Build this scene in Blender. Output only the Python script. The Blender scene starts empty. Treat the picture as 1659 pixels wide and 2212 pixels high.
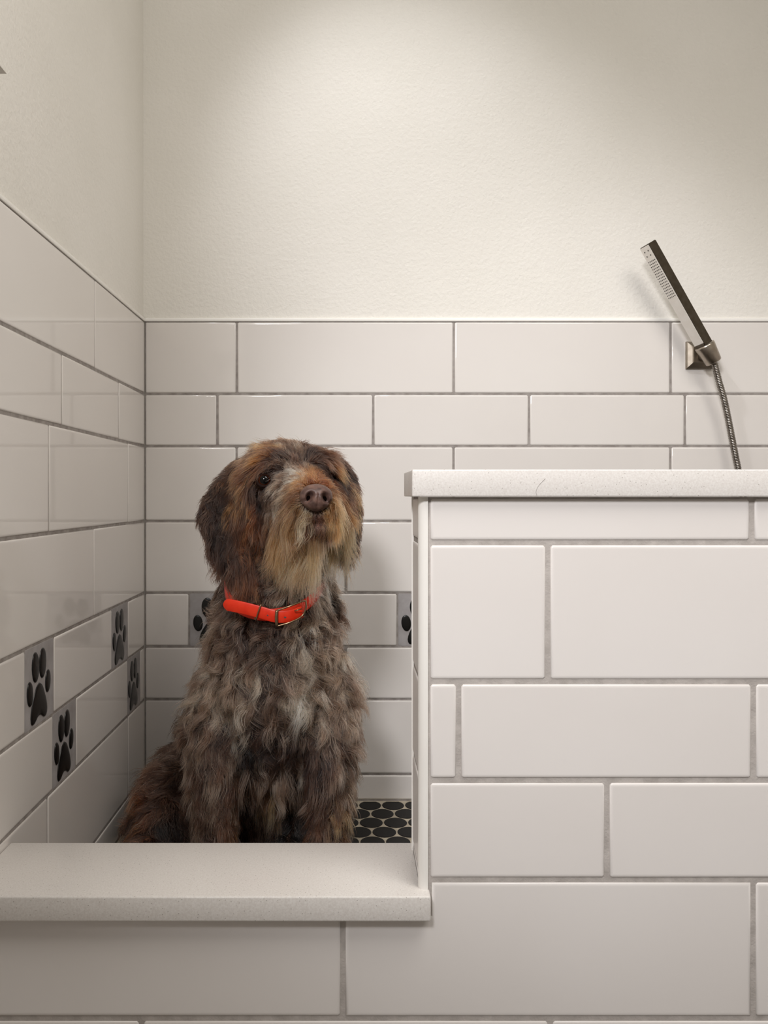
import bpy, bmesh, math, random
import numpy as np
from mathutils.kdtree import KDTree
from mathutils import Vector, Matrix, Quaternion

random.seed(7)
rng = np.random.default_rng(11)
S = bpy.context.scene
COL = S.collection

# ------------------------------------------------------------------ camera, light, exposure
EYE = 1.05                 # eye height over the room floor
FPX = 1920.0               # focal length in pixels of the 1659 x 2212 frame
VX, VY = 755.0, 1070.0     # vanishing point
YB = 1.88                  # distance to the tiled face of the back wall
YF = 0.997                 # distance to the tiled face of the half wall
XL = -0.433                # tiled face of the left wall
XR = 1.30                  # tiled face of the right wall

cam_d = bpy.data.cameras.new('camera')
cam_d.sensor_fit = 'VERTICAL'
cam_d.sensor_height = 36.0
cam_d.sensor_width = 27.0
cam_d.lens = 36.0 * FPX / 2212.0
cam_d.shift_x = (829.5 - VX) / 2212.0
cam_d.shift_y = -(1106.0 - VY) / 2212.0
cam_d.clip_start = 0.01
cam = bpy.data.objects.new('camera', cam_d)
cam.location = (0, 0, EYE)
cam.rotation_euler = (math.pi / 2, 0, 0)
COL.objects.link(cam)
S.camera = cam

world = bpy.data.worlds.new('world')
S.world = world
world.use_nodes = True
bg = world.node_tree.nodes['Background']
bg.inputs[0].default_value = (1.0, 0.955, 0.88, 1)
bg.inputs[1].default_value = 0.20

def spot_lamp(name, loc, az, el, size, blend, power, soft, colr):
    d = bpy.data.lights.new(name, 'SPOT')
    d.energy = power; d.color = colr
    d.spot_size = math.radians(size); d.spot_blend = blend; d.shadow_soft_size = soft
    o = bpy.data.objects.new(name, d)
    o.location = (loc[0], loc[1], EYE + loc[2])
    az, el = math.radians(az), math.radians(el)
    aim = Vector((math.sin(az) * math.cos(el), math.cos(az) * math.cos(el), math.sin(el)))
    o.rotation_euler = aim.to_track_quat('-Z', 'Y').to_euler()
    COL.objects.link(o)
KEY_W, WASH_W, FILL_W = 123.0, 35.0, 27.0
spot_lamp('key_spot', (-0.40, -0.60, 1.05), 22.0, -27.0, 43.0, 0.72, KEY_W, 0.19, (0.995, 0.99, 1.01))
spot_lamp('wall_spot', (-0.25, 1.10, 1.52), 30.9, -50.0, 54.0, 1.0, WASH_W, 0.05, (0.98, 0.99, 1.03))
ar_d = bpy.data.lights.new('fill_area', 'AREA')  # added area light for soft ambient, tilted to brighten the left wall
ar_d.energy = FILL_W
ar_d.color = (1.0, 0.962, 0.905)
ar_d.shape = 'RECTANGLE'; ar_d.size = 1.2; ar_d.size_y = 1.0
area_l = bpy.data.objects.new('fill_area', ar_d)
area_l.location = (0.75, 0.1, EYE + 1.66)
area_l.rotation_euler = (0, math.radians(24), 0)
COL.objects.link(area_l)

S.cycles.max_bounces = 7; S.cycles.diffuse_bounces = 4; S.cycles.glossy_bounces = 3; S.cycles.transmission_bounces = 6
S.view_settings.view_transform = 'Standard'
S.view_settings.look = 'None'
S.view_settings.exposure = 0.0
S.view_settings.gamma = 1.0
S.view_settings.use_curve_mapping = False

# ------------------------------------------------------------------ helpers
def W(px, py, Y):
    """a pixel of the photograph at distance Y, as a point of the room"""
    return Vector(((px - VX) * Y / FPX, Y, EYE + (VY - py) * Y / FPX))

def zb(py): return EYE + (VY - py) * YB / FPX      # height on the back wall
def zf(py): return EYE + (VY - py) * YF / FPX      # height on the half wall
def xb(px): return (px - VX) * YB / FPX
def xf(px): return (px - VX) * YF / FPX
def yl(px): return -XL * FPX / (VX - px)           # distance along the left wall

def srgb(r, g, b):
    f = lambda c: (c / 255 / 12.92) if c / 255 <= 0.04045 else ((c / 255 + 0.055) / 1.055) ** 2.4
    return (f(r), f(g), f(b), 1.0)

def link(o, parent=None):
    COL.objects.link(o)
    if parent is not None:
        o.parent = parent
        o.matrix_parent_inverse = parent.matrix_world.inverted() if parent.type != 'EMPTY' else Matrix.Translation(-parent.location)
    return o

def mesh_obj(name, verts, faces, mat, parent=None, smooth=False):
    me = bpy.data.meshes.new(name)
    me.from_pydata([tuple(v) for v in verts], [], faces)
    me.update()
    if smooth:
        me.polygons.foreach_set('use_smooth', [True] * len(me.polygons))
    if mat: me.materials.append(mat)
    return link(bpy.data.objects.new(name, me), parent)

def bm_obj(name, bm, mat, parent=None, smooth=False):
    me = bpy.data.meshes.new(name)
    bm.normal_update()
    bm.to_mesh(me); bm.free()
    if smooth:
        me.polygons.foreach_set('use_smooth', [True] * len(me.polygons))
    if mat: me.materials.append(mat)
    return link(bpy.data.objects.new(name, me), parent)

def box(name, x0, x1, y0, y1, z0, z1, mat, parent=None, bevel=0.0, seg=3):
    bm = bmesh.new()
    vs = [bm.verts.new((x, y, z)) for x in (x0, x1) for y in (y0, y1) for z in (z0, z1)]
    for f in ((0, 1, 3, 2), (4, 6, 7, 5), (0, 4, 5, 1), (2, 3, 7, 6), (0, 2, 6, 4), (1, 5, 7, 3)):
        bm.faces.new([vs[i] for i in f])
    bmesh.ops.recalc_face_normals(bm, faces=bm.faces)
    if bevel:
        bmesh.ops.bevel(bm, geom=list(bm.edges), offset=bevel, segments=seg, affect='EDGES', profile=0.5)
    o = bm_obj(name, bm, mat, parent)
    if bevel:
        for p in o.data.polygons: p.use_smooth = p.area < 3e-3
        try: o.data.set_sharp_from_angle(angle=math.radians(50))
        except Exception: pass
    return o

def tag(o, label=None, cat=None, group=None, kind=None):
    if label: o['label'] = label
    if cat: o['category'] = cat
    if group: o['group'] = group
    if kind: o['kind'] = kind
    return o

def empty(name, loc):
    o = bpy.data.objects.new(name, None)
    o.location = loc
    o.empty_display_size = 0.05
    COL.objects.link(o)
    return o

def tube_mesh(pts, rad, n=10, closed=False):
    """verts, faces of a tube along pts; rad a number or one per point"""
    pts = [Vector(p) for p in pts]
    m = len(pts)
    rads = rad if hasattr(rad, '__len__') else [rad] * m
    V, F = [], []
    up = Vector((0.13, 0.2, 0.97)).normalized()
    prev = None
    for i, p in enumerate(pts):
        if closed: t = pts[(i + 1) % m] - pts[i - 1]
        else: t = pts[min(i + 1, m - 1)] - pts[max(i - 1, 0)]
        t.normalize()
        u = (prev - t * prev.dot(t)) if prev is not None else (up - t * up.dot(t))
        u.normalize(); prev = u
        v = t.cross(u)
        for k in range(n):
            a = 2 * math.pi * k / n
            V.append(p + (u * math.cos(a) + v * math.sin(a)) * rads[i])
    for i in range(m if closed else m - 1):
        j = (i + 1) % m
        for k in range(n):
            l = (k + 1) % n
            F.append((i * n + k, i * n + l, j * n + l, j * n + k))
    if not closed:
        F.append(tuple(range(n))[::-1]); F.append(tuple((m - 1) * n + k for k in range(n)))
    return V, F

def catmull(P, n):
    P = [Vector(p) for p in P]
    Q = [P[0] * 2 - P[1]] + P + [P[-1] * 2 - P[-2]]
    out = []
    for i in range(1, len(Q) - 2):
        for k in range(n):
            t = k / n
            a, b, c, d = Q[i - 1], Q[i], Q[i + 1], Q[i + 2]
            out.append(0.5 * ((2 * b) + (c - a) * t + (2 * a - 5 * b + 4 * c - d) * t * t + (3 * b - a - 3 * c + d) * t ** 3))
    out.append(P[-1])
    return out

# ------------------------------------------------------------------ materials
def mat(name, base, rough=0.5, metal=0.0, spec=0.5, coat=0.0):
    m = bpy.data.materials.new(name)
    m.use_nodes = True
    b = m.node_tree.nodes['Principled BSDF']
    b.inputs['Base Color'].default_value = base
    b.inputs['Roughness'].default_value = rough
    b.inputs['Metallic'].default_value = metal
    b.inputs['Specular IOR Level'].default_value = spec
    b.inputs['Coat Weight'].default_value = coat
    return m, m.node_tree.nodes, m.node_tree.links, b

def noise_color(m, nodes, links, b, c0, c1, scale, detail=3, lo=0.35, hi=0.65, coord='Object'):
    tc = nodes.new('ShaderNodeTexCoord'); nz = nodes.new('ShaderNodeTexNoise'); cr = nodes.new('ShaderNodeValToRGB')
    nz.inputs['Scale'].default_value = scale; nz.inputs['Detail'].default_value = detail
    cr.color_ramp.elements[0].position = lo; cr.color_ramp.elements[1].position = hi
    cr.color_ramp.elements[0].color = c0; cr.color_ramp.elements[1].color = c1
    links.new(tc.outputs[coord], nz.inputs['Vector']); links.new(nz.outputs['Fac'], cr.inputs['Fac'])
    links.new(cr.outputs['Color'], b.inputs['Base Color'])
    return tc, nz, cr

def bump(nodes, links, b, tc, scale, strength, dist, detail=4, coord='Object', stretch=None):
    nz = nodes.new('ShaderNodeTexNoise'); bp = nodes.new('ShaderNodeBump')
    nz.inputs['Scale'].default_value = scale; nz.inputs['Detail'].default_value = detail
    bp.inputs['Strength'].default_value = strength; bp.inputs['Distance'].default_value = dist
    links.new(tc.outputs[coord], nz.inputs['Vector']); links.new(nz.outputs['Fac'], bp.inputs['Height'])
    links.new(bp.outputs['Normal'], b.inputs['Normal'])
    return nz, bp

M = {}
m, n, l, b = mat('painted_plaster', srgb(232, 228, 220), 0.75, spec=0.25)
tc, _, _ = noise_color(m, n, l, b, srgb(230, 226, 218), srgb(235, 231, 224), 3.0)
bump(n, l, b, tc, 150.0, 0.55, 0.0022, 3)
M['paint'] = m

m, n, l, b = mat('white_glazed_tile', srgb(228, 222, 217), 0.05, spec=0.5)
tc, _, _ = noise_color(m, n, l, b, srgb(225, 219, 214), srgb(230, 225, 220), 2.2)
bump(n, l, b, tc, 7.0, 0.02, 0.004, 1)
M['tile'] = m

m, n, l, b = mat('satin_white_tile', srgb(226, 220, 217), 0.3, spec=0.45)
tc, _, _ = noise_color(m, n, l, b, srgb(223, 217, 213), srgb(229, 224, 221), 2.2)
bump(n, l, b, tc, 14.0, 0.05, 0.003, 1)
M['tile_satin'] = m

m, n, l, b = mat('grey_grout', srgb(150, 143, 138), 0.9, spec=0.2)
tc, _, _ = noise_color(m, n, l, b, srgb(142, 135, 130), srgb(166, 159, 154), 60.0)
bump(n, l, b, tc, 400.0, 0.5, 0.001, 3)
M['grout'] = m

m, n, l, b = mat('light_grey_grout', srgb(178, 171, 166), 0.9, spec=0.2)
tc, _, _ = noise_color(m, n, l, b, srgb(170, 163, 158), srgb(188, 181, 176), 60.0)
bump(n, l, b, tc, 400.0, 0.5, 0.001, 3)
M['grout_front'] = m

m, n, l, b = mat('pale_grout', srgb(178, 168, 150), 0.9, spec=0.2)
tc, _, _ = noise_color(m, n, l, b, srgb(165, 155, 138), srgb(186, 176, 158), 60.0)
M['grout_pale'] = m

m, n, l, b = mat('grey_stone', srgb(165, 160, 160), 0.7, spec=0.3)
tc, _, _ = noise_color(m, n, l, b, srgb(158, 153, 152), srgb(173, 169, 169), 40.0)
M['stone'] = m

m, n, l, b = mat('black_pebble', srgb(16, 15, 15), 0.3, spec=0.5)
noise_color(m, n, l, b, srgb(12, 11, 11), srgb(22, 21, 20), 30.0)
M['black'] = m

m, n, l, b = mat('black_floor_tile', srgb(16, 15, 14), 0.5, spec=0.2)
noise_color(m, n, l, b, srgb(12, 11, 11), srgb(20, 19, 17), 14.0, coord='Generated')
M['oval'] = m

# speckled quartz
m, n, l, b = mat('speckled_quartz', srgb(222, 217, 213), 0.3, spec=0.5)
tc, nz, cr = noise_color(m, n, l, b, srgb(214, 208, 203), srgb(228, 224, 220), 520.0, lo=0.3, hi=0.7)
vo = n.new('ShaderNodeTexVoronoi'); vo.inputs['Scale'].default_value = 330.0
vr = n.new('ShaderNodeValToRGB')
vr.color_ramp.elements[0].position = 0.10; vr.color_ramp.elements[0].color = (1, 1, 1, 1)
vr.color_ramp.elements[1].position = 0.20; vr.color_ramp.elements[1].color = (0, 0, 0, 1)
sep = n.new('ShaderNodeSeparateColor'); gt = n.new('ShaderNodeMath'); gt.operation = 'GREATER_THAN'; gt.inputs[1].default_value = 0.72
mul = n.new('ShaderNodeMath'); mul.operation = 'MULTIPLY'
mixd = n.new('ShaderNodeMixRGB'); mixd.inputs[2].default_value = srgb(150, 143, 136)
l.new(tc.outputs['Object'], vo.inputs['Vector']); l.new(vo.outputs['Distance'], vr.inputs['Fac'])
l.new(vo.outputs['Color'], sep.inputs[0]); l.new(sep.outputs[0], gt.inputs[0])
l.new(vr.outputs['Color'], mul.inputs[0]); l.new(gt.outputs[0], mul.inputs[1])
l.new(mul.outputs[0], mixd.inputs[0]); l.new(cr.outputs['Color'], mixd.inputs[1])
l.new(mixd.outputs[0], b.inputs['Base Color'])
M['quartz'] = m
M['vein'] = mat('dark_vein', srgb(140, 132, 126), 0.5)[0]

m, n, l, b = mat('white_trim', srgb(238, 234, 228), 0.25, spec=0.5)
noise_color(m, n, l, b, srgb(235, 231, 225), srgb(240, 237, 232), 5.0)
M['trim'] = m

m, n, l, b = mat('brushed_nickel', srgb(176, 166, 154), 0.3, metal=1.0)
tc, _, _ = noise_color(m, n, l, b, srgb(168, 158, 146), srgb(184, 174, 162), 80.0)
M['nickel'] = m
m, n, l, b = mat('nickel_dark_reflection', srgb(100, 92, 82), 0.34, metal=1.0)  # brushed nickel with its dark reflections put into the base colour
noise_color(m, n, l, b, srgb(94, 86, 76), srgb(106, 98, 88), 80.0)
M['nickel_reflect'] = m
M['hole'] = mat('nozzle_dark', srgb(62, 57, 52), 0.6)[0]

m, n, l, b = mat('room_floor', srgb(120, 112, 102), 0.6)
noise_color(m, n, l, b, srgb(112, 104, 95), srgb(128, 120, 110), 5.0)
M['room_floor'] = m

m, n, l, b = mat('grey_metal_plate', srgb(225, 220, 212), 0.5)
M['plate'] = m

m, n, l, b = mat('orange_strap', srgb(232, 52, 22), 0.38, spec=0.4)
noise_color(m, n, l, b, srgb(226, 46, 18), srgb(238, 60, 28), 50.0)
M['orange'] = m
m, n, l, b = mat('antique_brass', srgb(150, 128, 100), 0.3, metal=1.0)
noise_color(m, n, l, b, srgb(140, 118, 92), srgb(165, 142, 114), 120.0)
M['brass'] = m

# ------------------------------------------------------------------ tiles
_tile_cache = {}
def tile_mesh(w, h, t, matl, r=0.0035, dep=0.0016, rc=0.0022):
    key = (round(w, 4), round(h, 4), matl)
    if key in _tile_cache: return _tile_cache[key]
    rings = [(0.0, t), (0.0, dep), (0.18 * r, 0.42 * dep), (0.5 * r, 0.1 * dep), (r, 0.0), (r + 0.001, 0.0)]
    V, F = [], []
    def ring(ins, d):
        hw, hh = w / 2 - ins, h / 2 - ins
        c = max(rc - ins * 0.5, 0.0006)
        return [(-hw + c, d, -hh), (hw - c, d, -hh), (hw, d, -hh + c), (hw, d, hh - c), (hw - c, d, hh), (-hw + c, d, hh), (-hw, d, hh - c), (-hw, d, -hh + c)]
    for ins, d in rings: V += ring(ins, d)
    for i in range(len(rings) - 1):
        for k in range(8):
            q = (k + 1) % 8
            F.append((i * 8 + k, i * 8 + q, (i + 1) * 8 + q, (i + 1) * 8 + k))
    F.append(tuple((len(rings) - 1) * 8 + k for k in range(8)))
    me = bpy.data.meshes.new('tile')
    me.from_pydata(V, [], F); me.update()
    me.polygons.foreach_set('use_smooth', [True] * len(me.polygons))
    me.materials.append(M[matl])
    _tile_cache[key] = me
    return me

def put_tile(parent, a0, a1, z0, z1, face, side, matl='tile', t=0.007, tilt=0.0016):
    """a tile between a0..a1 (x or y) and z0..z1 whose glazed face lies at 'face'. side: back/front (faces -y), left (faces +x), end (faces -x)"""
    w, h = abs(a1 - a0), z1 - z0
    o = bpy.data.objects.new('tile', tile_mesh(w, h, t, matl))
    c = (a0 + a1) / 2; zc = (z0 + z1) / 2
    tx, tz = random.uniform(-tilt, tilt) * min(1, 0.1 / h), random.uniform(-tilt, tilt) * min(1, 0.1 / w)
    if side in ('back', 'front'):
        o.location = (c, face + random.uniform(0, 0.0003), zc); o.rotation_euler = (tx, 0, tz)
    elif side == 'left':
        o.location = (face - random.uniform(0, 0.0003), c, zc); o.rotation_euler = (tx, 0, math.pi / 2 + tz)
    else:
        o.location = (face, c, zc); o.rotation_euler = (tx, 0, -math.pi / 2 + tz)
    COL.objects.link(o)
    o.parent = parent
    return o

# paw inset: grey square with four toes and a pad
def pebble_mesh(name, outline, d0):
    """domed pebble from a 2D outline (u, v in metres, centred on the tile)"""
    n_ = len(outline)
    cu = sum(p[0] for p in outline) / n_; cv = sum(p[1] for p in outline) / n_
    V, F = [], []
    for s, d in ((1.0, 0.0), (1.0, -0.0008), (0.95, -0.0014), (0.78, -0.0018), (0.4, -0.0021)):
        V += [(cu + (u - cu) * s, d0 + d, cv + (v - cv) * s) for u, v in outline]
    for i in range(4):
        for k in range(n_):
            q = (k + 1) % n_
            F.append((i * n_ + k, i * n_ + q, (i + 1) * n_ + q, (i + 1) * n_ + k))
    V.append((cu, d0 - 0.0022, cv))
    for k in range(n_): F.append((4 * n_ + k, 4 * n_ + (k + 1) % n_, len(V) - 1))
    me = bpy.data.meshes.new(name)
    me.from_pydata(V, [], F); me.update()
    me.polygons.foreach_set('use_smooth', [True] * len(me.polygons))
    me.materials.append(M['black'])
    return me

PAW = 0.1110
def oval(cu, cv, ru, rv, rot, n_=20):
    out = []
    for k in range(n_):
        a = 2 * math.pi * k / n_
        x, y = ru * math.cos(a), rv * math.sin(a) * (1.0 if math.sin(a) > 0 else 1.04)
        out.append(((cu + x * math.cos(rot) - y * math.sin(rot) - 0.5) * PAW, (cv + x * math.sin(rot) + y * math.cos(rot) - 0.5) * PAW))
    return out
pad_ctrl = [(.47, .515), (.57, .475), (.66, .37), (.74, .24), (.775, .12), (.73, .045), (.64, .04), (.55, .085), (.47, .098), (.385, .082), (.29, .03), (.20, .035), (.165, .12), (.20, .25), (.28, .38), (.37, .475)]
pad_out = [((p.x - 0.5) * PAW, (p.y - 0.5) * PAW) for p in catmull([(u, v, 0) for u, v in pad_ctrl + pad_ctrl[:1]], 2)[:-1]]
PAW_PARTS = [('toe_pebble', oval(.335, .74, .125, .19, .08)), ('toe_pebble', oval(.60, .75, .125, .19, -.06)),
             ('toe_pebble', oval(.135, .44, .10, .155, .12)), ('toe_pebble', oval(.80, .475, .095, .145, -.12)), ('pad_pebble', pad_out)]
PAW_MESH = [(nm, pebble_mesh(nm, ol, 0.0)) for nm, ol in PAW_PARTS]

def put_paw(parent, a0, a1, z0, z1, face, side):
    w, h = abs(a1 - a0), z1 - z0
    rec = 0.0012
    o = bpy.data.objects.new('paw_tile', tile_mesh(w + 0.002, h + 0.002, 0.006, 'stone', r=0.0006, dep=0.0003))
    o['label'] = 'grey square inset with a black pebble paw print'
    c = (a0 + a1) / 2; zc = (z0 + z1) / 2
    if side == 'back': o.location = (c, face + rec, zc)
    else: o.location = (face - rec, c, zc); o.rotation_euler = (0, 0, math.pi / 2)
    COL.objects.link(o); o.parent = parent
    for nm, me in PAW_MESH:
        q = bpy.data.objects.new(nm, me)
        q.scale = (w / PAW * 0.96, 1, h / PAW)
        COL.objects.link(q); q.parent = o

# ------------------------------------------------------------------ the setting
G = 0.0045     # joint on the back and left walls
GF = 0.0060    # joint on the half wall
Z_FLOOR = EYE - 0.645
Z_CURB = EYE - 0.4425
CEIL = EYE + 1.85

floor = tag(box('floor', XL - 0.1, XR + 0.1, -1.9, 1.0, -0.05, 0.0, M['room_floor']), 'grey room floor in front of the tiled dog shower', kind='structure')

# back wall: painted above, tiled below
wb = box('wall_back', XL - 0.12, XR + 0.12, YB + 0.004, YB + 0.12, 0, CEIL, M['paint'])
tag(wb, 'cream painted back wall with white tiled lower half', kind='structure')
gb = box('grout_bed', XL - 0.0, XR, YB + 0.0014, YB + 0.0045, Z_FLOOR - 0.01, zb(695), M['grout'], wb)
ROWS = [694, 851, 964, 1126, 1281, 1397, 1511, 1673, 1729]
def run(joints, lo, hi, w):
    """joint positions spread both ways with period w until lo..hi is covered"""
    js = sorted(joints)
    while js[0] - w > lo: js.insert(0, js[0] - w)
    while js[-1] + w < hi: js.append(js[-1] + w)
    return [lo] + [j for j in js if lo + 4 < j < hi - 4] + [hi]
LO, HI = 313.4, VX + XR * FPX / YB
BJ = {0: ([511.5], 468.8), 1: ([469.5], 336.8), 2: ([511], 468.8), 3: ([747], 468.8), 6: ([747], 468.8), 7: ([511], 468.8)}
for r in range(8):
    z1, z0 = zb(ROWS[r]) - (G / 2 if r else 0.002), zb(ROWS[r + 1]) + G / 2
    if r in BJ:
        js = run(BJ[r][0], LO, HI, BJ[r][1])
        for a, c in zip(js, js[1:]):
            put_tile(wb, xb(a) + (G / 2 if a > LO else 0.0008), xb(c) - G / 2, z0, z1, YB, 'back')
    else:
        start = {4: 409 - 450, 5: 634 - 450}[r]
        x = start
        while x < HI:
            for a, c, paw in ((x, x + 113, True), (x + 113, x + 450, False)):
                a2, c2 = max(a, LO), min(c, HI)
                if c2 - a2 < 6: continue
                if paw and c2 - a2 > 100: put_paw(wb, xb(a2) + G / 2, xb(c2) - G / 2, z0, z1, YB, 'back')
                else: put_tile(wb, xb(a2) + (G / 2 if a2 > LO else 0.0008), xb(c2) - G / 2, z0, z1, YB, 'back')
            x += 450

# left wall
wl = box('wall_left', XL - 0.12, XL - 0.004, 0.06, YB + 0.12, 0, CEIL, M['paint'])
tag(wl, 'cream painted side wall, tiled below, with paw print insets', kind='structure')
YL0 = 0.30
box('grout_bed', XL - 0.0045, XL - 0.0014, YL0, YB, 0.0, zb(695), M['grout'], wl)
t18, t12 = 468.8 * YB / FPX, 336.8 * YB / FPX
LJ = {0: [yl(205)], 1: [yl(257), yl(134)], 2: [yl(277), yl(106)], 3: [yl(203)], 6: [yl(277), yl(103.5)], 7: [yl(203)]}
def lrow(js, w):
    js = sorted(js)
    while js[0] - w > YL0 + 0.02: js.insert(0, js[0] - w)
    while js[-1] + w < YB - 0.02: js.append(js[-1] + w)
    return [YL0] + js + [YB]
for r in range(8):
    z1, z0 = zb(ROWS[r]) - (G / 2 if r else 0.002), zb(ROWS[r + 1]) + G / 2
    if r in LJ:
        js = lrow(LJ[r], t12 if r == 1 else t18)
        gg = 0.0022 if r == 3 else 0.0036
        for a, c in zip(js, js[1:]):
            put_tile(wl, a + gg / 2, c - gg / 2, z0, z1, XL, 'left')
    else:
        marks = {4: [(yl(277), YB, 0), (yl(242), yl(277), 1), (yl(117), yl(242), 0), (yl(55), yl(117), 1), (yl(55) - t12, yl(55), 0), (yl(55) - t12 - .115, yl(55) - t12, 1), (YL0, yl(55) - t12 - .115, 0)],
                 5: [(yl(304), YB, 0), (yl(276), yl(304), 1), (yl(165), yl(276), 0), (yl(115), yl(165), 1), (yl(115) - t12, yl(115), 0), (yl(115) - t12 - .115, yl(115) - t12, 1), (YL0, yl(115) - t12 - .115, 0)]}[r]
        for a, c, paw in marks:
            if paw: put_paw(wl, a + 0.0015, c - 0.0015, z0, z1, XL, 'left')
            else: put_tile(wl, a + 0.0015, c - 0.0015, z0, z1, XL, 'left')
# rows of the left wall below the shower floor level, in front of the curb
zr = Z_FLOOR
box('skirt_slab', XL - 0.0045, XL, YL0, YF, 0.0, Z_FLOOR - 0.002, M['tile'], wl)

# right wall, beyond the frame
wr = box('wall_right', XR + 0.004, XR + 0.12, -0.2, YB + 0.12, 0, CEIL, M['paint'])
tag(wr, 'cream painted wall closing the shower beyond the hose', kind='structure')
box('grout_bed', XR + 0.0012, XR + 0.0045, 0.3, YB, 0, zb(695), M['grout'], wr)
for r in range(8):
    z1, z0 = zb(ROWS[r]) - (G / 2 if r else 0.002), zb(ROWS[r + 1]) + G / 2
    js = lrow([YB - (0.2 if r % 2 else 0.36)], t18)
    for a, c in zip(js, js[1:]): put_tile(wr, a + G / 2, c - G / 2, z0, z1, XR, 'end')

# white cap strips along the top of the tile
def strip_back():
    prof = [(0.0045, zb(694.6)), (-0.0002, zb(694.6)), (-0.0008, zb(693.8)), (-0.0011, zb(691.5)), (-0.0006, zb(688.6)), (0.0006, zb(687.0)), (0.0045, zb(686.6))]
    return prof
pb = strip_back()
V, F = [], []
for x in (XL + 0.001, XR):
    V += [(x, YB + d, z) for d, z in pb]
k_ = len(pb)
for i in range(k_ - 1): F.append((i, i + 1, k_ + i + 1, k_ + i))
F.append(tuple(range(k_))[::-1]); F.append(tuple(k_ + i for i in range(k_)))
tag(mesh_obj('trim_1', V, F, M['trim'], smooth=False), 'thin white cap strip above the back wall tile', kind='structure')
V = []
for y in (YL0, YB - 0.001):
    V += [(XL - d, y, z) for d, z in pb]
tag(mesh_obj('trim_2', V, [f[::-1] for f in F], M['trim']), 'thin white cap strip above the side wall tile', kind='structure')

# half wall and curb
wf = box('wall_front', xf(922), XR, YF + 0.0016, 1.112, 0, EYE - 0.002, M['grout_front'])
tag(wf, 'white tiled half wall in front of the dog shower', kind='structure')
X_END = 0.0786      # tiled end of the half wall
Z_CB = EYE - 0.0015
box('curb_core', XL, xf(922), YF + 0.0016, 1.112, 0, Z_CURB - 0.028, M['grout_front'], wf)
box('end_core', X_END + 0.0014, xf(922), YF + 0.009, 1.112, Z_CURB + 0.0002, EYE - 0.002, M['grout'], wf)
FR = [1060, 1172.5, 1473, 1686.5, 1902, 2201, 2502, 2715, 2930]
FJ = [([1625], 883), ([1184], 883), ([991, 1628.5], 637.8), ([1312], 637.8), ([741, 1628], 887), ([305, 1189], 884), ([741], 637.8), ([1060], 637.8)]
FHI = VX + XR * FPX / YF
FLO = VX + XL * FPX / YF
for r in range(8):
    z1 = zf(FR[r]) - GF / 2
    if r == 0: z1 = EYE - 0.004
    z0 = zf(FR[r + 1]) + GF / 2
    if r == 7: z0 = max(z0, 0.003)
    lo = 927.0 if r < 4 else FLO
    js = run(FJ[r][0], lo, FHI, FJ[r][1])
    for a, c in zip(js, js[1:]):
        if r == 4 and a < 931 < c:      # cut round the curb ledge
            x0_, x1_, xm_, zm_ = xf(a) + GF / 2, xf(c) - GF / 2, xf(931) + 0.0012, Z_CURB - 0.030
            cor = [(x0_, z0, 1, 1), (x1_, z0, -1, 1), (x1_, z1, -1, -1), (xm_, z1, 1, -1), (xm_, zm_, 1, -1), (x0_, zm_, 1, -1)]
            V, F = [], []
            rg = [(0.0, 0.007), (0.0, 0.0016), (0.0006, 0.0007), (0.00175, 0.00016), (0.0035, 0.0), (0.0045, 0.0)]
            for ins, d_ in rg: V += [(x_ + sx_ * ins, YF + d_, z_ + sz_ * ins) for x_, z_, sx_, sz_ in cor]
            for i in range(5):
                for k in range(6): F.append((i * 6 + k, i * 6 + (k + 1) % 6, i * 6 + 6 + (k + 1) % 6, i * 6 + 6 + k))
            F.append(tuple(30 + k for k in range(6)))
            mesh_obj('tile', V, F, M['tile_satin'], wf, smooth=True)
        elif r == 4 and a < 900:      # under the curb ledge
            put_tile(wf, xf(a) + GF / 2, xf(min(c, 5000)) - GF / 2, z0, z1 if c > 935 and a > 935 else (Z_CURB - 0.030 if c < 935 else z1), YF, 'front', 'tile_satin')
        else:
            put_tile(wf, xf(a) + (GF / 2 if a != lo else 0.0015), xf(c) - GF / 2, z0, z1, YF, 'front', 'tile_satin')
# tiled end of the half wall
for r in range(5):
    z1 = zf(FR[r]) - GF / 2 if r else EYE - 0.004
    z0 = max(zf(FR[r + 1]) + GF / 2, Z_CURB + 0.001)
    put_tile(wf, YF + 0.0095, 1.1075, z0, z1, X_END, 'end', 'tile_satin')
# rounded corner strips of the half wall end
def corner(name, y_face, sgn, label):
    V, F = [], []
    N = 7; R = 0.0092
    prof = [(X_END + R + 0.0002, y_face - sgn * 0.0012)]
    for k in range(N):
        a = math.pi / 2 * k / (N - 1)
        prof.append((X_END - 0.0012 + R - R * math.sin(a), y_face - sgn * 0.0012 + sgn * (R - R * math.cos(a))))
    prof += [(X_END + 0.006, y_face + sgn * R), (X_END + R, y_face + sgn * 0.006)]
    for z in (Z_CURB, EYE - 0.0018): V += [(x, y, z) for x, y in prof]
    k_ = len(prof)
    for i in range(k_):
        j = (i + 1) % k_
        F.append((i, j, k_ + j, k_ + i))
    F.append(tuple(range(k_))[::-1]); F.append(tuple(k_ + i for i in range(k_)))
    bm = bmesh.new()
    vs = [bm.verts.new(v) for v in V]
    for f in F: bm.faces.new([vs[i] for i in f])
    bmesh.ops.recalc_face_normals(bm, faces=bm.faces)
    o = bm_obj(name, bm, M['trim'])
    for p in o.data.polygons: p.use_smooth = len(p.vertices) == 4
    try: o.data.set_sharp_from_angle(angle=math.radians(40))
    except Exception: pass
    tag(o, label, kind='structure')
corner('trim_3', YF + 0.0005, 1, 'white rounded strip on the front corner of the half wall')
corner('trim_4', 1.1165, -1, 'white rounded strip on the rear corner of the half wall')

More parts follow.
